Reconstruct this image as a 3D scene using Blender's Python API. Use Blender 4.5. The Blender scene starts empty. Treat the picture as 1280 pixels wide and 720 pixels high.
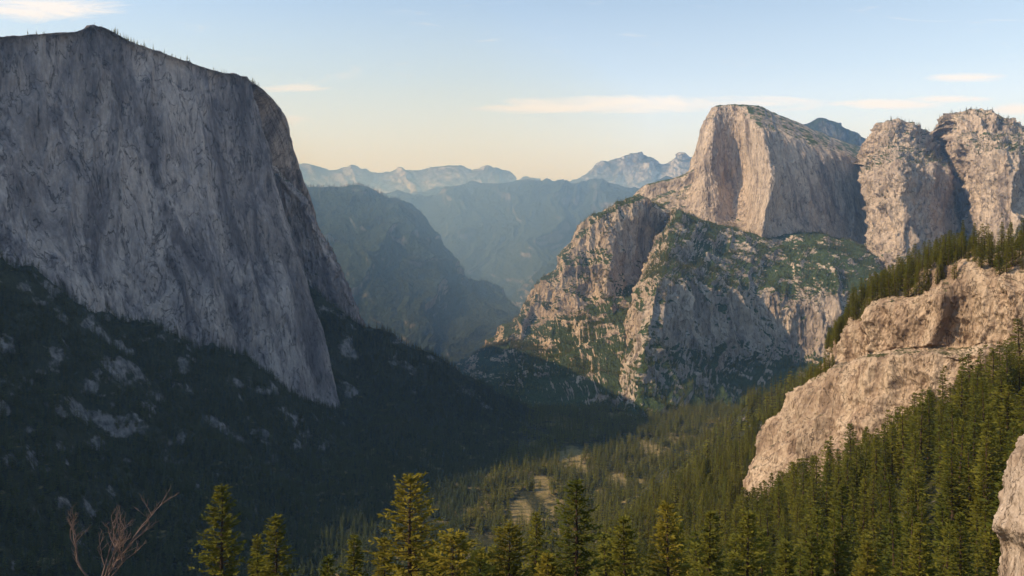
import bpy, math, random
import numpy as np
from mathutils import Vector
rng=np.random.default_rng(7)
random.seed(7)
F=1000.0
def W(u,v,d): return ((u-640)/F*d, d, (300-v)/F*d)
# ---------------------------------------------------------------- noise
def _h(ix,iy,iz,s):
    h=(ix.astype(np.uint32)*np.uint32(374761393)+iy.astype(np.uint32)*np.uint32(668265263)+iz.astype(np.uint32)*np.uint32(2147483647)+np.uint32(s*144269+17))
    h=(h^(h>>np.uint32(13)))*np.uint32(1274126177)
    h=(h^(h>>np.uint32(16)))*np.uint32(2246822519)
    return h^(h>>np.uint32(15))
def gn(p,s=0):
    p=np.asarray(p,dtype=np.float32)
    i=np.floor(p); f=p-i; i=i.astype(np.int64)
    w=f*f*f*(f*(f*6-15)+10)
    out=0
    for a in (0,1):
        wa=w[:,0] if a else 1-w[:,0]
        for b in (0,1):
            wb=w[:,1] if b else 1-w[:,1]
            for c in (0,1):
                wc=w[:,2] if c else 1-w[:,2]
                h=_h(i[:,0]+a,i[:,1]+b,i[:,2]+c,s)
                g0=(h&np.uint32(255)).astype(np.float32)/127.5-1
                g1=((h>>np.uint32(8))&np.uint32(255)).astype(np.float32)/127.5-1
                g2=((h>>np.uint32(16))&np.uint32(255)).astype(np.float32)/127.5-1
                out=out+wa*wb*wc*(g0*(f[:,0]-a)+g1*(f[:,1]-b)+g2*(f[:,2]-c))
    return out
def fbm(p,oct=5,s=0,gain=0.5):
    a=1.0;o=0;q=np.asarray(p,dtype=np.float64).copy()
    for k in range(oct):
        o=o+a*gn(q,s+k); q=q*2.03+11.7; a*=gain
    return o
def ridged(p,oct=5,s=0,gain=0.5):
    a=1.0;o=0;q=np.asarray(p,dtype=np.float64).copy();wgt=1.0
    for k in range(oct):
        n=1-np.abs(gn(q,s+k))*2.2
        n=np.clip(n,0,1)**2
        o=o+a*n*wgt; wgt=np.clip(n*1.6,0,1)
        q=q*2.07+5.3; a*=gain
    return o-0.9
# ---------------------------------------------------------------- mesh helpers
def grid_mesh(name,P,mat,smooth=False,closed=False):
    n,m,_=P.shape
    me=bpy.data.meshes.new(name)
    v=P.reshape(-1,3).astype(np.float32)
    idx=np.arange(n*m).reshape(n,m)
    if closed: idx=np.concatenate([idx,idx[:,:1]],axis=1)
    q=np.stack([idx[:-1,:-1],idx[1:,:-1],idx[1:,1:],idx[:-1,1:]],axis=-1).reshape(-1,4)
    set_mesh(me,v,q)
    me.materials.append(mat)
    if smooth: me.polygons.foreach_set('use_smooth',np.ones(len(q),dtype=bool))
    ob=bpy.data.objects.new(name,me); bpy.context.scene.collection.objects.link(ob)
    return ob
def set_mesh(me,v,q):
    me.vertices.add(len(v)); me.vertices.foreach_set('co',np.ascontiguousarray(v,dtype=np.float32).ravel())
    k=q.shape[1]
    me.loops.add(q.size); me.loops.foreach_set('vertex_index',np.ascontiguousarray(q,dtype=np.int32).ravel())
    me.polygons.add(len(q)); me.polygons.foreach_set('loop_start',np.arange(0,q.size,k,dtype=np.int32))
    me.update(calc_edges=True); 
def catm(A,n):
    k=A.shape[0]
    E=np.concatenate([2*A[:1]-A[1:2],A,2*A[-1:]-A[-2:-1]],axis=0)
    t=np.linspace(0,k-1,n); i=np.minimum(t.astype(int),k-2); f=(t-i).reshape(-1,*([1]*(A.ndim-1)))
    p0,p1,p2,p3=E[i],E[i+1],E[i+2],E[i+3]
    c=0.30
    m1=c*(p2-p0); m2=c*(p3-p1)
    return (2*f**3-3*f**2+1)*p1+(f**3-2*f**2+f)*m1+(-2*f**3+3*f**2)*p2+(f**3-f**2)*m2
def normals(P):
    du=np.gradient(P,axis=1); dv=np.gradient(P,axis=0)
    N=np.cross(dv,du); N/= (np.linalg.norm(N,axis=2,keepdims=True)+1e-9)
    return N
PATCH={}
def patch(name,cols,mat,nu,nv,disp,back=(400,60,1000,900),smooth=False,bdx=(0,0)):
    A=np.array([[W(*c) for c in col] for col in cols]).transpose(1,0,2)  # rows, cols
    if back:
        b1=A[0]+np.array([bdx[0],back[0],-back[1]]); b2=A[0]+np.array([bdx[1],back[2],-back[3]])
        A=np.concatenate([b2[None],b1[None],A],axis=0)
    P=catm(A,nv); P=catm(P.transpose(1,0,2),nu).transpose(1,0,2)
    N=normals(P)
    if np.mean(N[:, :,1])>0: N=-N
    # surface coordinates in metres, so ribs and gullies run down the fall line
    dS=np.linalg.norm(np.diff(P,axis=1),axis=2).mean(0); S=np.concatenate([[0],np.cumsum(dS)])
    dT=np.linalg.norm(np.diff(P,axis=0),axis=2).mean(1); T=np.concatenate([[0],np.cumsum(dT)])
    Q=np.stack([np.broadcast_to(S[None,:],P.shape[:2]),np.zeros(P.shape[:2]),np.broadcast_to(T[:,None],P.shape[:2])],-1)
    d=disp(P.reshape(-1,3),N.reshape(-1,3),Q.reshape(-1,3)).reshape(P.shape[0],P.shape[1],1)
    N2=N.copy(); N2[...,2]*=0.6
    P=P+N2*d
    ob=grid_mesh(name,P,mat,smooth)
    Nf=normals(P)
    if np.mean(Nf[:,:,1])>0: Nf=-Nf
    PATCH[name]=(P,Nf)
    return ob
def sc(p,a,b,c): return p*np.array([1/a,1/b,1/c])
def disp_cliff(A,L,fl=5,s=0,fine=0.25,low=0.6,led_=0.05,topfade=0.5,warp=0.35,iso=0.35):
    def f(p,n,Q):
        w1=fbm(p/(L*2.2),4,s+50)*L*warp; w2=fbm(p/(L*1.8),3,s+60)*L*0.7
        q=Q+np.stack([w1,np.zeros(len(p)),w2],1)
        lo=fbm(p/(L*2.2),3,s)
        fx=ridged(sc(q,L,1e9,L*fl),6,s+10,0.56)*(1-iso)
        fx=fx+iso*ridged(sc(p,L*0.8,L*0.8,L*1.5),6,s+15,0.56)
        fi=fbm(sc(p,L*0.22,L*0.22,L*0.35),5,s+20,0.6)
        z=p[:,2]/(L*0.7)+fbm(p/(L*1.3),2,s+30)*1.5
        ph=z-np.floor(z); led=(np.where(ph<0.85,ph/0.85,(1-ph)/0.15)-0.5)*led_
        k=1-topfade*np.clip(np.abs(n[:,2])*1.4-0.5,0,1)
        return A*k*(low*lo*1.6+0.95*fx+fine*fi*1.6-led)
    return f
def disp_slope(A,L,s=0):
    def f(p,n,Q):
        w1=fbm(p/L,3,s+50)*L*0.5; w2=fbm(p/L,3,s+60)*L*0.5
        q=Q+np.stack([w1,np.zeros(len(p)),w2],1)
        return A*(ridged(sc(q,L,1e9,L*2.2),6,s,0.5)+0.6*fbm(p/(L*1.7),3,s+9)+0.12*fbm(p/(L*.1),3,s+19))
    return f
# ---------------------------------------------------------------- materials
def newmat(name):
    m=bpy.data.materials.new(name); m.use_nodes=True; nt=m.node_tree
    b=nt.nodes['Principled BSDF']; b.inputs['Roughness'].default_value=0.9
    b.inputs['Specular IOR Level'].default_value=0.15
    return m,nt,b
class NB:
    def __init__(s,nt): s.nt=nt; s.g=nt.nodes.new('ShaderNodeNewGeometry')
    def n(s,t): return s.nt.nodes.new(t)
    def link(s,a,b): s.nt.links.new(a,b)
    def pos(s,scale,loc=None):
        m=s.n('ShaderNodeMapping'); m.inputs['Scale'].default_value=scale
        if loc: m.inputs['Location'].default_value=loc
        s.link(s.g.outputs['Position'],m.inputs['Vector']); return m.outputs[0]
    def noise(s,vec,detail=6,rough=0.6,scale=1,dist=0):
        k=s.n('ShaderNodeTexNoise'); k.inputs['Scale'].default_value=scale; k.inputs['Detail'].default_value=detail
        k.inputs['Roughness'].default_value=rough; k.inputs['Distortion'].default_value=dist
        s.link(vec,k.inputs['Vector']); return k.outputs['Fac']
    def ramp(s,f,stops):
        r=s.n('ShaderNodeValToRGB'); e=r.color_ramp.elements
        while len(e)<len(stops): e.new(0.5)
        for i,(p,c) in enumerate(stops):
            e[i].position=p; e[i].color=(*c,1) if len(c)==3 else c
        s.link(f,r.inputs[0]); return r.outputs[0]
    def rng(s,f,a,b,c=0,d=1):
        r=s.n('ShaderNodeMapRange'); r.inputs[1].default_value=a; r.inputs[2].default_value=b; r.inputs[3].default_value=c; r.inputs[4].default_value=d
        s.link(f,r.inputs[0]); return r.outputs[0]
    def mix(s,f,a,b,mode='MIX'):
        m=s.n('ShaderNodeMix'); m.data_type='RGBA'; m.blend_type=mode
        for v,i in ((f,0),(a,6),(b,7)):
            if isinstance(v,(int,float)): m.inputs[i].default_value=v
            elif isinstance(v,tuple): m.inputs[i].default_value=(*v,1)
            else: s.link(v,m.inputs[i])
        return m.outputs[2]
    def math(s,op,a,b=0.0):
        m=s.n('ShaderNodeMath'); m.operation=op
        for v,i in ((a,0),(b,1)):
            if isinstance(v,(int,float)): m.inputs[i].default_value=v
            else: s.link(v,m.inputs[i])
        return m.outputs[0]
    def nz(s):
        x=s.n('ShaderNodeSeparateXYZ'); s.link(s.g.outputs['Normal'],x.inputs[0]); return x.outputs[2]
    def bump(s,h,dist,strength=1):
        b=s.n('ShaderNodeBump'); b.inputs['Distance'].default_value=dist; b.inputs['Strength'].default_value=strength
        s.link(h,b.inputs['Height']); return b.outputs[0]
def rock_mat(name,S,dark,mid,light,veg=(0.035,0.05,0.018),vegrange=(0.5,0.7),vegamt=1.0,bumpd=None,streak=6,stops=(0.36,0.46,0.57,0.70),st2a=0.7,vs=1.0,vn_a=1.1,band=0.0):
    m,nt,b=newmat(name); k=NB(nt)
    st=k.noise(k.pos((1/S,1/S,1/(S*streak))),8,0.65,1,0.6)
    col=k.ramp(st,[(stops[0],dark),(stops[1],mid),(stops[2],light),(stops[3],mid)])
    big=k.noise(k.pos((0.22/S,)*3),4,0.5)
    col=k.mix(k.rng(big,0.4,0.65,0,0.4),col,mid)
    if band:
        bd=k.noise(k.pos((0.42/S,0.42/S,0.09/S)),5,0.6,1,0.4)
        col=k.mix(k.rng(bd,0.47,0.62,0,band),col,tuple(c*0.9 for c in dark))
        col=k.mix(k.rng(bd,0.44,0.34,0,0.5),col,light)
    st2=k.noise(k.pos((4/S,4/S,0.3/S)),5,0.6,1,0.3)
    col=k.mix(k.rng(st2,0.54,0.68,0,st2a),col,dark)
    cr=k.noise(k.pos((2.2/S,2.2/S,0.7/S)),5,0.55,1,1.0)
    crk=k.rng(k.math('ABSOLUTE',k.math('SUBTRACT',cr,0.5)),0.0,0.014,0.7,0)
    col=k.mix(crk,col,tuple(c*0.35 for c in dark))
    fi=k.noise(k.pos((9/S,9/S,5/S)),5,0.65)
    col=k.mix(0.7,col,k.ramp(fi,[(0.3,(0.65,0.65,0.65)),(0.7,(1.3,1.3,1.3))]),'MULTIPLY')
    nz=k.nz()
    vn=k.noise(k.pos((1.6*vs/S,)*3),7,0.6)
    f=k.math('ADD',nz,k.math('MULTIPLY',k.math('SUBTRACT',vn,0.5),vn_a))
    f=k.rng(f,vegrange[0],vegrange[1],0,vegamt)
    vc=k.mix(k.rng(k.noise(k.pos((20/S,)*3),3,0.6),0.4,0.6),veg,tuple(c*2.1 for c in veg))
    col=k.mix(f,col,vc)
    k.link(col,b.inputs['Base Color'])
    h=k.math('ADD',k.math('MULTIPLY',k.noise(k.pos((5/S,5/S,1.6/S)),8,0.66),1.0),k.math('MULTIPLY',st,1.5))
    h=k.math('SUBTRACT',h,k.math('MULTIPLY',crk,0.4))
    k.link(k.bump(h,bumpd or S*0.25,1.0),b.inputs['Normal'])
    return m
M_cap=rock_mat('granite_grey',70,(0.14,0.115,0.12),(0.33,0.28,0.27),(0.60,0.49,0.43),vegrange=(0.75,0.95),streak=9,bumpd=10,stops=(0.38,0.46,0.56,0.68),band=0.75)
M_dome=rock_mat('granite_warm',90,(0.21,0.165,0.14),(0.43,0.34,0.27),(0.58,0.46,0.355),vegrange=(0.76,0.92),streak=5,bumpd=15,st2a=0.55)
M_butt=rock_mat('granite_brush',80,(0.18,0.145,0.12),(0.42,0.335,0.27),(0.60,0.485,0.375),vegrange=(0.63,0.76),streak=4.5,bumpd=14,st2a=0.55,vs=0.6,vn_a=1.6)
M_out=rock_mat('granite_tan',16,(0.17,0.115,0.08),(0.42,0.30,0.21),(0.58,0.445,0.32),veg=(0.05,0.05,0.02),vegrange=(0.85,1.05),streak=3,bumpd=2.0,st2a=0.7,band=0.4)
M_near=rock_mat('granite_near',3,(0.22,0.16,0.12),(0.38,0.29,0.22),(0.50,0.40,0.32),vegrange=(1.3,1.6),streak=2,bumpd=0.25)
M_far=rock_mat('forest_ridge',260,(0.10,0.10,0.10),(0.19,0.18,0.17),(0.30,0.28,0.26),veg=(0.022,0.034,0.022),vegrange=(0.15,0.45),streak=2,bumpd=45)
M_range=rock_mat('alpine_rock',500,(0.14,0.14,0.14),(0.30,0.28,0.27),(0.50,0.48,0.46),veg=(0.04,0.05,0.04),vegrange=(0.6,0.85),streak=1.5,bumpd=60)
MEADOWS=[(140,1800,34,110),(18,1440,18,70),(330,1900,36,90),(60,1600,16,70),(215,1640,20,60)]
# ground
M_g,nt,b=newmat('forest_floor'); k=NB(nt)
n1=k.noise(k.pos((1/60,)*3),7,0.65); n2=k.noise(k.pos((1/9,)*3),6,0.7)
col=k.mix(k.rng(n2,0.35,0.65),(0.018,0.022,0.010),(0.055,0.052,0.02))
mead=k.mix(k.rng(n2,0.35,0.65),(0.15,0.13,0.045),(0.33,0.23,0.10))
nzv=k.nz()
flat=k.rng(nzv,0.93,0.985)
mk=None
for (mx_,my_,ra,rb) in MEADOWS:
    vl=k.n('ShaderNodeVectorMath'); vl.operation='LENGTH'
    k.link(k.pos((1/ra,1/rb,0.0),(-mx_/ra,-my_/rb,0)),vl.inputs[0])
    q=k.rng(k.math('ADD',vl.outputs['Value'],k.math('MULTIPLY',k.math('SUBTRACT',n1,0.5),1.2)),0.9,1.25,1,0)
    mk=q if mk is None else k.math('MAXIMUM',mk,q)
mk=k.math('MAXIMUM',mk,k.math('MULTIPLY',flat,k.rng(n1,0.50,0.57)))
col=k.mix(mk,col,mead)
steep=k.math('ADD',k.math('SUBTRACT',1,nzv),k.math('MULTIPLY',k.math('SUBTRACT',n1,0.5),1.5))
rk=k.rng(k.noise(k.pos((1/14,1/14,1/20)),6,0.7),0.35,0.65)
col=k.mix(k.rng(steep,0.40,0.50),col,k.mix(rk,(0.06,0.058,0.055),(0.36,0.31,0.28)))
k.link(col,b.inputs['Base Color']); k.link(k.bump(k.math('ADD',n2,n1),5,1),b.inputs['Normal'])
def foliage_mat(name,a,c,tf=0.42):
    m,nt,b=newmat(name); k=NB(nt)
    oi=k.n('ShaderNodeObjectInfo')
    n=k.noise(k.pos((0.35,0.35,0.35)),3,0.6)
    f=k.math('ADD',k.math('MULTIPLY',oi.outputs['Random'],0.6),k.math('MULTIPLY',k.rng(n,0.3,0.7),0.4))
    col=k.mix(f,a,c); k.link(col,b.inputs['Base Color'])
    tr=k.n('ShaderNodeBsdfTranslucent'); k.link(k.mix(0.6,col,(0.34,0.28,0.03)),tr.inputs['Color'])
    mx=k.n('ShaderNodeMixShader'); mx.inputs[0].default_value=tf
    k.link(b.outputs[0],mx.inputs[1]); k.link(tr.outputs[0],mx.inputs[2])
    k.link(mx.outputs[0],nt.nodes['Material Output'].inputs['Surface'])
    return m
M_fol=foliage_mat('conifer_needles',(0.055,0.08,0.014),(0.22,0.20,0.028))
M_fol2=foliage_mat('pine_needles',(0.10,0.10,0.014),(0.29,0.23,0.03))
M_fol3=foliage_mat('shaded_needles',(0.026,0.046,0.018),(0.09,0.105,0.028),0.25)  # darker copy of the needles, with the left slope's shade in its colour
M_bark,nt,b=newmat('bark'); b.inputs['Base Color'].default_value=(0.075,0.045,0.03,1)
k=NB(nt); k.link(k.mix(k.noise(k.pos((3,3,0.6)),5,0.7),(0.03,0.02,0.015),(0.13,0.08,0.05)),b.inputs['Base Color'])
M_twig,nt,b=newmat('dry_twig'); b.inputs['Base Color'].default_value=(0.20,0.135,0.11,1)
# ---------------------------------------------------------------- ground
def ss(a,b,x):
    t=np.clip((x-a)/(b-a),0,1); return t*t*(3-2*t)
def smax(a,b,k):
    h=np.clip(0.5+0.5*(a-b)/k,0,1); return b*(1-h)+a*h+k*h*(1-h)
def ground(x,y):
    x=np.asarray(x,float); y=np.asarray(y,float)
    near=np.where(y>0,-5-0.5*y,-5+0.12*np.minimum(-y,500))
    floor=-500-60*ss(1500,2300,y)
    x0=np.interp(y,[0,1400,2200,3000],[-150,-28,90,100])
    t=np.maximum(x0-x,0)
    left=-500+6.08e-4*t*t
    left=-smax(-left,-(480+0*x),150)  # unseen upper hillside kept this high to cast shade down the slope
    left=left-0.6*np.maximum(y-2350,0)
    spur=-204-0.51*(x+480); spur=np.minimum(spur,-150)-0.6*np.abs(y-2250)
    R=-120-0.42*np.minimum(y-300,300)-0.3*np.maximum(y-600,0)-0.5*np.maximum(y-1300,0)
    R=R+np.where(x>140,0.65*(x-140),1.1*(x-140)); R=-smax(-R,-(0*x+150),60)
    R=R-1.2*np.maximum(60-y,0)
    h=smax(floor,near,25); h=smax(h,left,40); h=smax(h,spur,15); h=smax(h,R,30)
    p=np.stack([x,y,0*x],-1).reshape(-1,3)
    n=fbm(p/260,6,3,0.55).reshape(x.shape); r=ridged(sc(p,320,200,1),4,77).reshape(x.shape)
    hi=ss(-495,-380,h); r_=np.hypot(x,y)
    amp=ss(60,900,r_)
    lw=ss(100,500,t)*ss(900,1300,y)
    return h+amp*(n*(14+46*hi)+r*24*lw)
th=np.concatenate([np.linspace(-180,-50,60,endpoint=False),np.linspace(-50,45,900,endpoint=False),np.linspace(45,180,60,endpoint=False)])*math.pi/180
rr=np.concatenate([np.geomspace(3,700,110,endpoint=False),np.geomspace(700,2800,480,endpoint=False),np.geomspace(2800,40000,80)])
TH,RR=np.meshgrid(th,rr); X=np.sin(TH)*RR; Y=np.cos(TH)*RR
G=np.stack([X,Y,ground(X,Y)],-1)
grid_mesh('ground',G[:, ::-1],M_g,closed=True)
# ---------------------------------------------------------------- big left wall
def wall_cols(spec,ts):
    out=[]
    for (u0,v0,d0,u1,v1,d1) in spec:
        out.append([(u0+(u1-u0)*t,v0+(v1-v0)*t,d0+(d1-d0)*(t**1.5 if t>0 else t)) for t in ts])
    return out
spec=[(-1400,-330,700,-1350,200,640),(-900,-210,900,-860,220,830),(-620,-130,1080,-590,235,1000),(-420,-70,1200,-400,250,1120),(-300,-30,1300,-280,255,1210),(-180,15,1400,-170,262,1300),(-80,45,1480,-60,258,1380),(0,50,1560,10,272,1450),(60,46,1620,70,305,1500),(100,43,1660,115,340,1550),(120,36,1690,150,365,1580),  # columns left of the view added and raised to shade the slope
(140,40,1710,190,385,1620),(170,56,1750,230,405,1650),(205,68,1800,270,422,1700),(250,84,1860,320,442,1760),(285,94,1920,360,455,1820),(303,97,1960,390,464,1880),(310,100,2000,411,470,1930),(300,104,2180,400,476,2120),(270,104,2500,370,480,2450)]
patch('granite_wall_mountain',wall_cols(spec,[0,0.03,0.3,0.6,0.85,1.0,1.25]),M_cap,820,560,disp_cliff(17,120,7,1,0.07,0.6,topfade=0.9,iso=0.2),back=(350,60,1100,700))
spec=[(270,170,2350,330,420,2200),(300,185,2330,350,430,2180),(333,203,2320,375,440,2170),(346,215,2320,395,450,2165),(361,235,2320,408,455,2160),(377,252,2320,418,455,2160),(391,285,2330,425,458,2165),(401,310,2340,432,460,2175),(417,342,2360,440,465,2190),(438,378,2400,450,470,2230),(452,410,2450,465,480,2280)]
patch('granite_buttress',wall_cols(spec,[0,0.05,0.35,0.7,1.0,1.3]),M_cap,200,240,disp_cliff(20,80,4,4,0.2,0.6),back=(150,40,600,700))
# ---------------------------------------------------------------- mid and far ridges
def ridge(name,top,d0,vb,d1,mat,nu,nv,A,L,s,smooth=False,mid=0.45,bk=(600,150,2500,1500)):
    cols=[]
    for (u,v) in top:
        b=max(vb,v+20)
        cols.append([(u,v,d0)]+[(u,v+(b-v)*t,d0+(d1-d0)*(t**0.8)) for t in (0.25,0.5,0.75,1.0,1.3)])
    patch(name,cols,mat,nu,nv,disp_slope(A,L,s),back=bk)
ridge('forested_ridge',[(250,235),(300,240),(340,238),(368,236),(400,231),(440,233),(480,244),(508,262),(535,293),(558,325),(580,341),(610,358),(640,377),(662,396),(690,425)],4900,445,3700,M_far,420,300,75,420,21)
ridge('valley_head_ridge',[(400,262),(440,256),(480,248),(520,242),(560,237),(600,232),(640,228),(665,227),(700,232),(740,229),(770,227),(800,229),(850,226),(900,226)],8600,385,6600,M_far,420,260,150,700,33)
ridge('canyon_spur',[(540,470),(575,440),(605,412),(630,388),(650,368),(670,350),(690,332),(715,318),(740,300),(780,280),(830,270)],6200,430,5200,M_far,240,180,80,300,41)
ridge('low_ridge',[(480,262),(510,245),(530,238),(548,233),(565,238),(600,252)],10200,300,9500,M_far,120,80,60,500,43)
ridge('far_range',[(300,206),(335,207),(352,203),(380,207),(410,212),(440,210),(470,213),(500,211),(530,209),(560,206),(575,206),(590,213),(612,208),(625,212),(645,226),(660,218),(680,230),(700,231),(740,231)],13000,290,11500,M_range,460,160,100,600,51)
ridge('alpine_peaks',[(640,236),(680,233),(700,230),(722,223),(745,207),(775,196),(800,193),(815,198),(832,201),(850,191),(865,196),(880,193),(900,188),(960,185)],14500,290,13000,M_range,360,160,110,500,57)
# ---------------------------------------------------------------- dome massif
dome=[
[(760,262,4550),(757,275,4450),(755,290,4350),(752,320,4250),(750,370,4100)],
[(790,250,4500),(787,266,4420),(783,286,4320),(778,320,4200),(772,365,4080)],
[(812,230,4500),(814,247,4420),(815,264,4320),(815,292,4170),(812,345,4050)],
[(848,222,4500),(848,235,4450),(848,252,4360),(845,278,4220),(840,330,4050)],
[(870,210,4480),(866,225,4440),(863,245,4360),(862,272,4220),(860,325,4000)],
[(883,176,4440),(880,200,4360),(878,235,4280),(880,268,4180),(882,325,3960)],
[(890,150,4430),(891,185,4370),(892,230,4300),(896,270,4190),(900,325,3920)],
[(897,134,4440),(908,176,4440),(913,230,4400),(917,274,4250),(915,325,3870)],
[(911,131,4440),(926,168,4400),(934,226,4350),(934,276,4180),(930,325,3820)],
[(930,131,4460),(948,160,4080),(962,218,3900),(955,268,3820),(950,325,3760)],
[(950,133,4560),(962,163,4100),(978,222,3990),(970,270,3920),(962,325,3800)],
[(972,143,4760),(1000,176,4200),(1022,230,4120),(1022,275,4040),(1010,332,3880)],
[(1012,160,4980),(1042,189,4360),(1060,236,4290),(1065,280,4200),(1055,340,3970)],
[(1062,180,5200),(1085,202,4560),(1098,244,4480),(1102,290,4360),(1095,350,4070)],
[(1130,194,5350),(1140,214,4760),(1145,252,4660),(1150,300,4480),(1150,360,4200)]]
patch('granite_dome_mountain',dome,M_dome,620,480,disp_cliff(17,130,4,71,0.14,0.35,led_=0),back=(300,60,1300,900))
ridge('forested_knob',[(980,178),(1003,158),(1025,148),(1045,153),(1065,164),(1090,177),(1120,190)],5700,260,5400,M_far,140,90,25,160,75,bk=(300,60,1200,900))
sh=[
[(560,470,3250),(562,474,3150),(566,480,3050),(572,488,2900),(580,500,2700)],
[(592,452,3150),(594,461,3060),(598,471,2950),(604,483,2800),(612,505,2550)],
[(622,428,3230),(624,443,3120),(628,460,3000),(634,480,2820),(645,520,2450)],
[(650,405,3350),(651,425,3250),(656,446,3080),(664,475,2800),(675,545,2300)],
[(662,380,3420),(668,405,3340),(676,432,3160),(686,470,2850),(698,550,2280)],
[(684,350,3500),(690,380,3420),(698,415,3240),(708,462,2850),(720,552,2260)],
[(706,320,3560),(712,355,3460),(720,398,3300),(730,455,2880),(742,555,2250)],
[(730,288,3620),(735,330,3540),(742,380,3400),(750,445,2900),(760,558,2250)],
[(757,264,3680),(758,318,3560),(763,372,3420),(772,435,2950),(780,560,2250)],
[(783,253,3720),(783,310,3680),(785,362,3560),(790,428,3000),(798,560,2260)],
[(805,251,3760),(805,308,3800),(806,360,3700),(810,420,3120),(815,560,2300)],
[(824,258,3840),(824,308,3930),(824,355,3820),(828,420,3250),(835,560,2350)],
[(840,276,3950),(840,320,4040),(840,360,3920),(845,430,3350),(850,560,2450)]]
patch('granite_shoulder_mountain',sh,M_butt,520,560,disp_cliff(46,210,3.2,81,0.10,0.5,led_=0,topfade=0.2,warp=0.3,iso=0.45),back=(250,30,900,900))
fb=[
[(846,275,3950),(826,318,3700),(806,362,3500),(790,430,3250),(775,560,2500)],
[(842,270,3800),(823,310,3420),(804,352,3120),(789,430,2850),(768,556,2250)],
[(850,266,3700),(838,312,3200),(822,352,2820),(806,430,2560),(792,558,2160)],
[(872,276,3760),(864,320,3320),(852,354,2930),(842,435,2720),(830,560,2160)],
[(900,286,3800),(895,328,3420),(888,360,3080),(880,440,2890),(872,562,2170)],
[(935,295,3800),(930,332,3500),(925,366,3220),(920,448,3050),(912,562,2220)],
[(970,300,3850),(966,332,3580),(962,370,3320),(960,452,3160),(955,560,2290)],
[(1005,292,3870),(1003,325,3560),(1002,372,3300),(1002,455,3160),(998,556,2350)],
[(1045,296,3900),(1045,322,3540),(1045,366,3280),(1047,450,3160),(1045,552,2420)],
[(1085,310,3900),(1087,330,3600),(1088,362,3320),(1094,445,3200),(1095,548,2500)],
[(1120,325,3900),(1125,342,3700),(1130,366,3450),(1140,440,3300),(1145,545,2600)],
[(1180,330,3900),(1185,350,3700),(1190,380,3500),(1200,440,3350),(1210,545,2700)],
[(1300,335,3900),(1300,355,3700),(1300,385,3500),(1310,440,3350),(1320,545,2700)]]
patch('granite_buttress_mountain',fb,M_butt,680,560,disp_cliff(44,190,3.6,91,0.10,0.5,led_=0,topfade=0.3,warp=0.3,iso=0.4),back=(200,60,800,900))
rm=[
[(1080,205,4300),(1078,209,4200),(1076,216,4100),(1078,250,4050),(1082,300,3950),(1085,370,3700)],
[(1098,192,4250),(1092,202,4120),(1088,212,3950),(1090,250,3900),(1096,305,3800),(1100,370,3550)],
[(1106,160,4230),(1106,184,4100),(1108,206,3780),(1110,250,3740),(1116,310,3640),(1120,375,3450)],
[(1122,152,4220),(1124,180,4080),(1126,202,3700),(1130,250,3650),(1134,315,3580),(1140,378,3400)],
[(1150,160,4280),(1150,188,4140),(1152,208,3780),(1154,255,3730),(1158,320,3640),(1162,380,3420)],
[(1166,176,4380),(1172,196,4260),(1176,206,3940),(1180,255,3890),(1182,322,3760),(1186,382,3480)],
[(1182,190,4400),(1188,208,4320),(1196,230,4220),(1199,264,4100),(1204,322,3880),(1206,382,3540)],
[(1190,156,4150),(1200,180,4000),(1214,214,3900),(1216,255,3860),(1222,322,3700),(1226,382,3430)],
[(1206,139,4080),(1220,168,3920),(1232,196,3600),(1236,250,3530),(1240,320,3440),(1244,382,3300)],
[(1240,140,4060),(1246,166,3900),(1258,188,3480),(1262,245,3410),(1266,320,3330),(1270,382,3200)],
[(1262,152,4060),(1268,172,3900),(1282,192,3520),(1284,245,3450),(1290,320,3360),(1296,382,3220)],
[(1300,162,4060),(1305,176,3900),(1315,195,3500),(1320,245,3420),(1330,320,3340),(1336,382,3200)],
[(1400,170,4060),(1400,180,3900),(1400,200,3500),(1400,245,3420),(1400,320,3340),(1400,382,3200)]]
patch('granite_spires_mountain',rm,M_dome,500,500,disp_cliff(40,100,4,101,0.13,0.45,led_=0,topfade=0.0,iso=0.4),back=(250,60,1000,900))
# ---------------------------------------------------------------- right outcrop
oc=[
[(1120,440,1000),(1100,450,960),(1080,470,940),(1050,500,920),(1010,560,900),(990,620,880),(985,700,860)],
[(1048,442,780),(1042,450,765),(1032,470,755),(1004,492,745),(964,547,735),(942,612,725),(936,690,715)],
[(1050,428,690),(1046,436,675),(1040,466,672),(1013,480,650),(974,540,640),(944,605,632),(942,700,622)],
[(1075,398,650),(1070,407,628),(1064,450,630),(1044,462,602),(1008,540,594),(984,612,586),(982,700,578)],
[(1110,372,610),(1106,384,588),(1101,440,592),(1094,449,560),(1068,522,552),(1044,602,544),(1040,700,536)],
[(1160,344,575),(1158,374,550),(1155,435,556),(1154,445,524),(1138,512,518),(1114,592,510),(1110,690,502)],
[(1210,324,552),(1210,367,526),(1210,432,530),(1212,442,498),(1204,502,492),(1190,575,486),(1190,660,478)],
[(1262,322,532),(1265,362,498),(1268,430,500),(1270,440,468),(1268,492,463),(1262,545,458),(1262,640,452)],
[(1320,320,510),(1325,360,476),(1330,430,476),(1332,440,448),(1334,490,443),(1334,540,438),(1334,640,430)],
[(1400,322,500),(1400,360,466),(1410,430,466),(1412,440,438),(1414,490,433),(1414,540,428),(1414,640,420)]]
patch('granite_outcrop',oc,M_out,700,620,disp_cliff(12,46,2.4,111,0.13,0.6,led_=0.14,iso=0.5),back=(50,2,180,120),bdx=(25,90))
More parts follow.
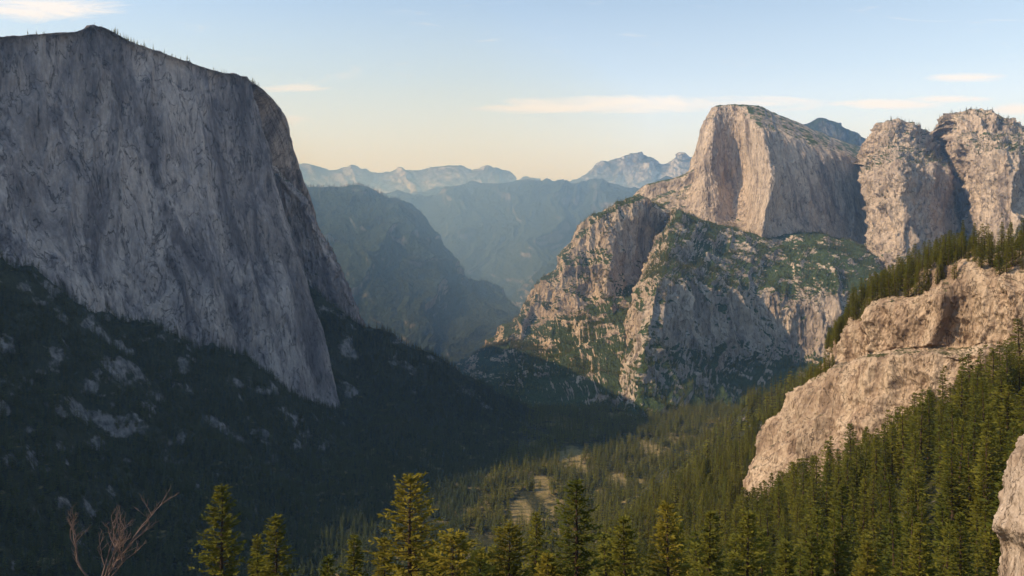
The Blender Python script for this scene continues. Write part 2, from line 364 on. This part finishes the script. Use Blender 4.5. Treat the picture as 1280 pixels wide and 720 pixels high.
# near rock bottom right
nr=[
[(1262,590,64),(1255,615,64),(1248,645,63.5),(1243,660,63),(1255,690,62.5),(1250,740,62),(1250,900,61)],
[(1266,574,62),(1260,600,61.5),(1254,640,61),(1250,658,60),(1262,680,60.5),(1258,730,60),(1258,900,59)],
[(1280,560,60),(1276,590,59),(1274,640,58),(1272,665,57.5),(1278,690,58),(1276,740,57),(1276,900,56)],
[(1310,540,59),(1308,580,57.5),(1306,640,56.5),(1304,670,56),(1306,700,56),(1306,740,55.5),(1306,900,55)],
[(1360,530,59),(1358,580,57.5),(1356,640,56.5),(1354,670,56),(1356,700,56),(1356,740,55.5),(1356,900,55)]]
patch('rock_pinnacle',nr,M_near,200,260,disp_cliff(0.5,3.2,2.5,121,0.22,0.5),back=(3,0,8,20),bdx=(3.2,8.6))
# ---------------------------------------------------------------- conifers
def conifer(name,seed,H,R,whorls,nbr,spr,size,tstart=0.1,up=0.0,mat=M_fol,power=0.85,link=True):
    r=random.Random(seed); V=[];Fc=[];MI=[]
    sides=6 if spr>1 else 4; rt=H*0.013+0.02*H*0.2
    lv=6
    for i in range(lv+1):
        t=i/lv; rad=rt*(1-t)**0.9+0.002*H*(1-t)+0.0005*H
        for s in range(sides):
            a=2*math.pi*s/sides; V.append((math.cos(a)*rad+math.sin(t*5+seed)*H*0.004,math.sin(a)*rad,t*H))
    for i in range(lv):
        for s in range(sides):
            s2=(s+1)%sides
            Fc.append((i*sides+s,i*sides+s2,(i+1)*sides+s2)); MI.append(0)
            Fc.append((i*sides+s,(i+1)*sides+s2,(i+1)*sides+s)); MI.append(0)
    def tri(a,b,c,m=1):
        k=len(V); V.extend((a,b,c)); Fc.append((k,k+1,k+2)); MI.append(m)
    gap=[r.uniform(0.5,1.3) for _ in range(60)]
    for w in range(whorls):
        t=tstart+(1-tstart)*((w+r.uniform(-.3,.3))/whorls)
        t=min(max(t,tstart),0.985)
        prof=(1-t)**power*min(1,0.55+(t-tstart)*2.2)+0.02
        for bI in range(nbr):
            a=2*math.pi*(bI/nbr)+w*2.4+r.uniform(-.5,.5)
            sec=gap[(int(t*18)*3+int((a%(6.283))/1.05))%60]
            L=R*prof*r.uniform(0.55,1.2)*sec
            dz=-0.12+up+0.55*t*t+r.uniform(-.15,.15)
            ca,sa=math.cos(a),math.sin(a); z0=t*H
            def bp(s): return (ca*L*s,sa*L*s,z0+L*s*dz+(-0.25*L*s*s*(1-t)+0.14*L*s*s*s))
            if spr<=1:
                wd=size*L*r.uniform(0.8,1.2); p1=bp(0.02);p2=bp(1.0);pm=bp(0.6)
                l=(pm[0]-sa*wd,pm[1]+ca*wd,pm[2]-wd*0.35); rr_=(pm[0]+sa*wd,pm[1]-ca*wd,pm[2]-wd*0.35)
                tri(p1,l,p2); tri(p1,p2,rr_)
                continue
            if spr>6:
                e=bp(0.9); w2=0.012*L+0.01
                tri((0,0,z0-w2),(0,0,z0+w2),e,0)
            for s in range(spr):
                f=0.2+0.8*(s+r.random())/spr
                p=bp(f)
                sl=size*r.uniform(0.6,1.3)*(0.5+0.6*prof)
                side=r.choice((-1,1)); sp=r.uniform(0.15,1.1)*side
                dx=ca*math.cos(sp)-sa*math.sin(sp); dy=sa*math.cos(sp)+ca*math.sin(sp); dzz=r.uniform(-0.2,0.5)
                wv=r.uniform(0.13,0.26)*sl; tw=r.uniform(-1,1)
                px,py,pz=-dy*wv*math.cos(tw),dx*wv*math.cos(tw),wv*math.sin(tw)
                m_=(p[0]+dx*sl*.45,p[1]+dy*sl*.45,p[2]+dzz*sl*.45)
                tip=(p[0]+dx*sl,p[1]+dy*sl,p[2]+dzz*sl)
                tri(p,(m_[0]+px,m_[1]+py,m_[2]+pz),tip); tri(p,tip,(m_[0]-px,m_[1]-py,m_[2]-pz))
    for s in range(5):
        a=s*1.26; q=R*0.04
        tri((math.cos(a)*q,math.sin(a)*q,H*0.955),(math.cos(a+2)*q,math.sin(a+2)*q,H*0.955),(0,0,H*(1.0+0.01*s*0.2)))
    me=bpy.data.meshes.new(name); set_mesh(me,np.array(V),np.array(Fc))
    me.materials.append(M_bark); me.materials.append(mat)
    me.polygons.foreach_set('material_index',np.array(MI,dtype=np.int32))
    ob=bpy.data.objects.new(name,me)
    if link: bpy.context.scene.collection.objects.link(ob)
    return ob
lowc=bpy.data.collections.new('distant_conifers'); midc=bpy.data.collections.new('mid_conifers'); drkc=bpy.data.collections.new('slope_conifers_source')
for i in range(6):
    lowc.objects.link(conifer('conifer',100+i,1.0,0.17+0.02*(i%3),13,5,1,0.42,tstart=0.08,link=False))
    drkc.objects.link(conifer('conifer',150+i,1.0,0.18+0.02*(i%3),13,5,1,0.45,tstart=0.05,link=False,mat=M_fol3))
for i in range(6):
    midc.objects.link(conifer('conifer',200+i,1.0,0.18+0.03*(i%3),32,6,5,0.06,tstart=0.1,up=0.05,link=False))
def scatter(name,pts,scl,coll,n):
    me=bpy.data.meshes.new(name); me.vertices.add(len(pts)); me.vertices.foreach_set('co',pts.astype(np.float32).ravel())
    a=me.attributes.new('sc','FLOAT_VECTOR','POINT'); wv=rng.uniform(0.8,1.3,len(pts))
    a.data.foreach_set('vector',np.stack([scl*wv,scl*wv,scl],-1).astype(np.float32).ravel())
    a=me.attributes.new('rot','FLOAT_VECTOR','POINT'); rv=np.stack([rng.normal(0,.03,len(pts)),rng.normal(0,.03,len(pts)),rng.uniform(0,6.28,len(pts))],-1)
    a.data.foreach_set('vector',rv.astype(np.float32).ravel())
    a=me.attributes.new('idx','INT','POINT'); a.data.foreach_set('value',rng.integers(0,n,len(pts)).astype(np.int32))
    ob=bpy.data.objects.new(name,me); bpy.context.scene.collection.objects.link(ob)
    ng=bpy.data.node_groups.new(name,'GeometryNodeTree')
    ng.interface.new_socket('Geometry',in_out='INPUT',socket_type='NodeSocketGeometry')
    ng.interface.new_socket('Geometry',in_out='OUTPUT',socket_type='NodeSocketGeometry')
    N=ng.nodes; gi=N.new('NodeGroupInput'); go=N.new('NodeGroupOutput'); ip=N.new('GeometryNodeInstanceOnPoints')
    ci=N.new('GeometryNodeCollectionInfo'); ci.inputs['Collection'].default_value=coll; ci.inputs['Separate Children'].default_value=True; ci.inputs['Reset Children'].default_value=True
    def na(nm,t):
        x=N.new('GeometryNodeInputNamedAttribute'); x.data_type=t; x.inputs[0].default_value=nm; return x.outputs[0]
    e=N.new('FunctionNodeEulerToRotation'); L=ng.links.new
    L(gi.outputs[0],ip.inputs['Points']); L(ci.outputs[0],ip.inputs['Instance']); ip.inputs['Pick Instance'].default_value=True
    L(na('idx','INT'),ip.inputs['Instance Index']); L(na('rot','FLOAT_VECTOR'),e.inputs[0]); L(e.outputs[0],ip.inputs['Rotation']); L(na('sc','FLOAT_VECTOR'),ip.inputs['Scale'])
    L(ip.outputs[0],go.inputs[0])
    md=ob.modifiers.new('scatter','NODES'); md.node_group=ng
    print(name,len(pts))
def gscatter(n,y0,y1,xl,xh):
    y=np.sqrt(rng.uniform(y0*y0,y1*y1,n)); x=rng.uniform(xl,xh,n)*y
    return x,y
x,y=gscatter(110000,750,2700,-0.8,0.75)
z=ground(x,y); p=np.stack([x,y,0*x],-1)
cl=fbm(p/120,4,201); e=6
sl=np.hypot(ground(x+e,y)-z,ground(x,y+e)-z)/e
u=640+1000*x/y; v=300-1000*z/y
left=x<np.interp(y,[0,1400,2200,3000],[-200,-80,40,50])
keep=np.where(left,(cl>-0.5)&(sl<1.3),(cl>-0.22)&(rng.random(len(x))<0.55))
wob=fbm(p/40,3,222)*0.6
for (mx_,my_,ra,rb) in MEADOWS:
    keep&=~(((np.hypot((x-mx_)/ra,(y-my_)/rb)+wob)<1.0)&(rng.random(len(x))<0.85))
keep&=(v<790)
x,y,z,left=x[keep],y[keep],z[keep],left[keep]
h=np.where(left,rng.uniform(10,24,len(x)),rng.uniform(15,36,len(x)))
P3=np.stack([x,y,z-1],-1)
scatter('conifer_forest',P3[~left],h[~left],lowc,6)
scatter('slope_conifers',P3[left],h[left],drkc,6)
x,y=gscatter(5600,170,1000,-0.25,0.75)
z=ground(x,y); cl=fbm(np.stack([x,y,0*x],-1)/60,3,205); v=300-1000*z/y
keep=(cl>-0.3)&(v<860)&~((y<200)&(x<0.2*y))&~((y<320)&(x<-0.15*y))
x,y,z=x[keep],y[keep],z[keep]
scatter('hillside_conifers',np.stack([x,y,z-1],-1),rng.uniform(12,36,len(x)),midc,6)
def pscatter(name,pn,n,nzmin,hmin,hmax,coll,cond=None,clump=0.0,s=0,cs=150,ir=(0,1)):
    P,N=PATCH[pn]; a,b,_=P.shape
    du=np.linalg.norm(P[1:,:-1]-P[:-1,:-1],axis=-1)*np.linalg.norm(P[:-1,1:]-P[:-1,:-1],axis=-1)
    w=(du*(np.abs(N[:-1,:-1,2])>nzmin)); w[:int(ir[0]*(a-1))]=0; w[int(ir[1]*(a-1)):]=0
    w=w.ravel(); w/=w.sum()
    idx=rng.choice(len(w),n,p=w); i,j=idx//(b-1),idx%(b-1)
    f=rng.random((n,1)); g=rng.random((n,1))
    q=P[i,j]*(1-f)*(1-g)+P[i+1,j]*f*(1-g)+P[i,j+1]*(1-f)*g+P[i+1,j+1]*f*g
    k=fbm(q/cs,3,s)>clump
    if cond is not None: k&=cond(q)
    q=q[k]
    scatter(name,q-np.array([0,0,1.0]),rng.uniform(hmin,hmax,len(q)),coll,6)
scrn=lambda q:(640+1000*q[:,0]/q[:,1],300-1000*q[:,2]/q[:,1])
pscatter('buttress_conifers','granite_buttress_mountain',34000,0.48,9,22,lowc,clump=-0.1,s=301)
pscatter('shoulder_conifers','granite_shoulder_mountain',18000,0.56,9,22,lowc,clump=0.02,s=302)
pscatter('spires_conifers','granite_spires_mountain',6500,0.45,12,30,lowc,clump=-0.12,s=303)
pscatter('dome_conifers','granite_dome_mountain',6500,0.5,8,16,lowc,cond=lambda q:(scrn(q)[1]>215)|(scrn(q)[0]>1040)|(scrn(q)[0]<860),clump=0.0,s=304)
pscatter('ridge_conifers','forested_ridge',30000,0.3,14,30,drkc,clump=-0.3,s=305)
pscatter('wall_top_conifers','granite_wall_mountain',1800,0.8,8,18,lowc,clump=-0.1,s=306)
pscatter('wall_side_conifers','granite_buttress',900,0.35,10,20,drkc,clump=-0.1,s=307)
pscatter('outcrop_conifers','granite_outcrop',1500,0.3,7,24,midc,clump=-0.35,s=308,cs=40,ir=(0.1,0.33))
pscatter('outcrop_side_conifers','granite_outcrop',900,0.2,7,20,midc,cond=lambda q:(scrn(q)[0]<1045),clump=-0.4,s=309,cs=40,ir=(0.1,0.62))
# ---------------------------------------------------------------- foreground pines
def gz(x,y): return float(ground(np.array([x]),np.array([y]))[0])
fg=[(277,605,140,6.6,.6,0),(345,643,150,6.4,.7,0),(322,668,175,4.5,.7,0),(443,668,150,5.6,.8,0),(513,592,115,11.0,.7,1),(566,666,105,7.8,.55,1),(636,656,120,8.0,.6,1),(720,598,118,9.8,.75,0),(780,644,125,7.2,.8,0),
(835,626,125,8.4,.8,1),(888,636,145,6.4,.8,0),(935,638,126,7.6,.8,0),(982,676,135,6.2,.8,0),(1052,604,230,6.5,.8,0),(1112,592,260,7,.8,0),(1190,556,250,7.5,.8,0),(1236,516,245,8.6,.8,0),(1278,536,230,7,.8,0),(670,640,190,6.4,.8,0),(480,670,160,6.4,.8,1),(600,686,145,6,.8,0),(1015,668,145,6.4,.8,0),
(410,694,140,5.5,.8,0),(1085,676,140,6.5,.8,1),(1150,652,150,7,.8,0),(540,684,140,6,.7,0),(1200,640,165,6.6,.8,0),(685,690,115,6,.7,1)]
for i,(u,v,d,R,pw,mt) in enumerate(fg):
    x,y,zt=W(u,v,d); zb=gz(x,y)-0.5; H=zt-zb
    big=d<170
    ob=conifer('pine_tree',500+i,H,R,int(H*1.3) if big else int(H*1.2),6,18 if big else 12,1.15 if big else 1.4,tstart=0.12,up=0.06,mat=M_fol2 if mt else M_fol,power=pw)
    ob.location=(x,y,zb)
# bare shrub
def shrub():
    V=[];Q=[]; r=random.Random(11)
    def tube(a,b,ra,rb):
        a=Vector(a);b=Vector(b);d=(b-a).normalized(); s=d.orthogonal().normalized(); t=d.cross(s); k=len(V)
        for c,rad in ((a,ra),(b,rb)):
            for i in range(4):
                an=i*math.pi/2; V.append(tuple(c+s*math.cos(an)*rad+t*math.sin(an)*rad))
        for i in range(4): Q.append((k+i,k+(i+1)%4,k+4+(i+1)%4,k+4+i))
    def grow(p,d,L,rad,lev):
        n=5
        for i in range(n):
            d=(d+Vector((r.uniform(-.25,.25),r.uniform(-.22,.22),r.uniform(-.05,.15)))).normalized()
            q=p+d*L/n; tube(p,q,rad*(1-i/n*0.6),rad*(1-(i+1)/n*0.6)); p=q
            if lev>0 and i>0 and r.random()<0.85:
                dd=(d+Vector((r.uniform(-1.2,1.2),r.uniform(-.6,.6),r.uniform(-.1,.4)))).normalized()
                grow(p,dd,L*r.uniform(.35,.6),rad*0.6,lev-1)
    for k in range(7):
        grow(Vector((r.uniform(-.25,.25),0,0)),Vector((r.uniform(-1.1,1.1),r.uniform(-.4,.4),1)).normalized(),r.uniform(2.0,3.8),0.06,3)
    # stem running down to the slope
    tube((0,0,-3.2),(0,0,0.1),0.11,0.08)
    me=bpy.data.meshes.new('bare_shrub'); set_mesh(me,np.array(V),np.array(Q)); me.materials.append(M_twig)
    ob=bpy.data.objects.new('bare_shrub',me); bpy.context.scene.collection.objects.link(ob); return ob
s=shrub(); d=26; x=(124-640)/1000*d; s.location=(x,d,-(735-300)/1000*d); s.scale=(.58,.58,1.0); s.scale=(.58,.58,.58)
stem_gap=s.location.z-gz(x,d)
if stem_gap>0: s.scale=(.58,.58,.58); 
for vtx in list(s.data.vertices)[-8:-4]: vtx.co.z=-(stem_gap+0.3)/.58
# ---------------------------------------------------------------- sky, haze, sun, camera
EL=math.radians(40); hx,hy=-0.982,-0.19
az=math.atan2(hx,hy)
wd=bpy.data.worlds.new("World"); bpy.context.scene.world=wd; wd.use_nodes=True; nt=wd.node_tree; k=NB.__new__(NB); k.nt=nt
bg=nt.nodes['Background']; bg.inputs['Strength'].default_value=0.15
sky=nt.nodes.new('ShaderNodeTexSky'); sky.sky_type='NISHITA'; sky.sun_disc=False; sky.sun_elevation=EL; sky.sun_rotation=az%(2*math.pi)
sky.air_density=1.0; sky.dust_density=1.2; sky.ozone_density=1.2; sky.altitude=1200
tc=nt.nodes.new('ShaderNodeTexCoord'); sx=nt.nodes.new('ShaderNodeSeparateXYZ'); nt.links.new(tc.outputs['Generated'],sx.inputs[0])
yy=k.math('MAXIMUM',sx.outputs[1],0.05); A_=k.math('DIVIDE',sx.outputs[0],yy); E_=k.math('DIVIDE',sx.outputs[2],yy)
cb=nt.nodes.new('ShaderNodeCombineXYZ'); nt.links.new(k.math('MULTIPLY',A_,6),cb.inputs[0]); nt.links.new(k.math('MULTIPLY',E_,46),cb.inputs[1])
cn=k.noise(cb.outputs[0],9,0.7,1,1.4)
def blob(u,v,ru,rv):
    a=k.math('DIVIDE',k.math('SUBTRACT',A_,(u-640)/1000),ru/1000); e=k.math('DIVIDE',k.math('SUBTRACT',E_,(300-v)/1000),rv/1000)
    r2=k.math('ADD',k.math('MULTIPLY',a,a),k.math('MULTIPLY',e,e)); return k.rng(r2,0,1,1,0)
tot=None
for bl in [(820,131,260,14),(960,128,80,10),(40,12,150,20),(1205,97,65,8),(1110,130,90,8),(1190,124,70,6),(365,110,60,6),(340,150,60,10),(700,135,140,8),(1270,135,40,10)]:
    q=blob(*bl); tot=q if tot is None else k.math('MAXIMUM',tot,q)
cm=k.math('MULTIPLY',k.rng(k.math('ADD',k.math('MULTIPLY',tot,0.40),cn),0.60,0.92),k.rng(sx.outputs[1],0.05,0.3))
cm=k.math('MULTIPLY',cm,0.9)
skc=k.mix(1.0,sky.outputs[0],(1.28,1.42,1.34),'MULTIPLY')
hzr=k.ramp(sx.outputs[2],[(0.0,(0.95,)*3),(0.10,(0.80,)*3),(0.20,(0.40,)*3),(0.32,(0.15,)*3),(0.6,(0,0,0))])
skc=k.mix(hzr,skc,(6.9,6.6,6.35))
col=k.mix(cm,skc,(7.2,6.7,6.3))
nt.links.new(col,bg.inputs['Color'])
def haze(name,V,colr,dens):
    n=len(V)//2
    fs=[tuple(range(n))[::-1],tuple(range(n,2*n))]+[(i,(i+1)%n,n+(i+1)%n,n+i) for i in range(n)]
    me=bpy.data.meshes.new(name); me.from_pydata(V,[],fs); me.update()
    hz=bpy.data.objects.new(name,me); bpy.context.scene.collection.objects.link(hz)
    m=bpy.data.materials.new(name); m.use_nodes=True; n_=m.node_tree; n_.nodes.remove(n_.nodes['Principled BSDF'])
    vs=n_.nodes.new('ShaderNodeVolumeScatter'); vs.inputs['Color'].default_value=(*colr,1); vs.inputs['Density'].default_value=dens; vs.inputs['Anisotropy'].default_value=0.1
    n_.links.new(vs.outputs[0],n_.nodes['Material Output'].inputs['Volume']); hz.data.materials.append(m)
def prism(pts,z0,z1): return [(a,b,z0) for a,b in pts]+[(a,b,z1) for a,b in pts]
haze('valley_haze',prism([(-23000,-5000),(23000,-5000),(23000,29000),(-23000,29000)],-700,950),(0.34,0.60,1.0),0.38e-4)
haze('distant_haze',prism([(-22500,4310),(22500,4310),(22500,28700),(-22500,28700)],-690,810),(0.31,0.54,1.0),1.8e-4)
haze('canyon_haze',prism([(-5000,2520),(-150,2520),(750,4305),(-6000,4305)],-680,800),(0.28,0.52,1.0),3.2e-4)
sl=bpy.data.lights.new('sun','SUN'); sl.energy=5.0; sl.angle=math.radians(0.5); sl.color=(1.0,0.80,0.55)
so=bpy.data.objects.new('sun',sl); bpy.context.scene.collection.objects.link(so)
sd=Vector((hx*math.cos(EL),hy*math.cos(EL),math.sin(EL))); so.rotation_euler=sd.to_track_quat('Z','Y').to_euler()
cam=bpy.data.cameras.new('camera'); co=bpy.data.objects.new('camera',cam); bpy.context.scene.collection.objects.link(co)
co.rotation_euler=(math.pi/2,0,0); cam.lens=36*1000/1280; cam.shift_y=-60/1280; cam.clip_start=0.5; cam.clip_end=80000
bpy.context.scene.camera=co
sc_=bpy.context.scene; sc_.view_settings.view_transform='Standard'; sc_.view_settings.look='None'; sc_.view_settings.exposure=0
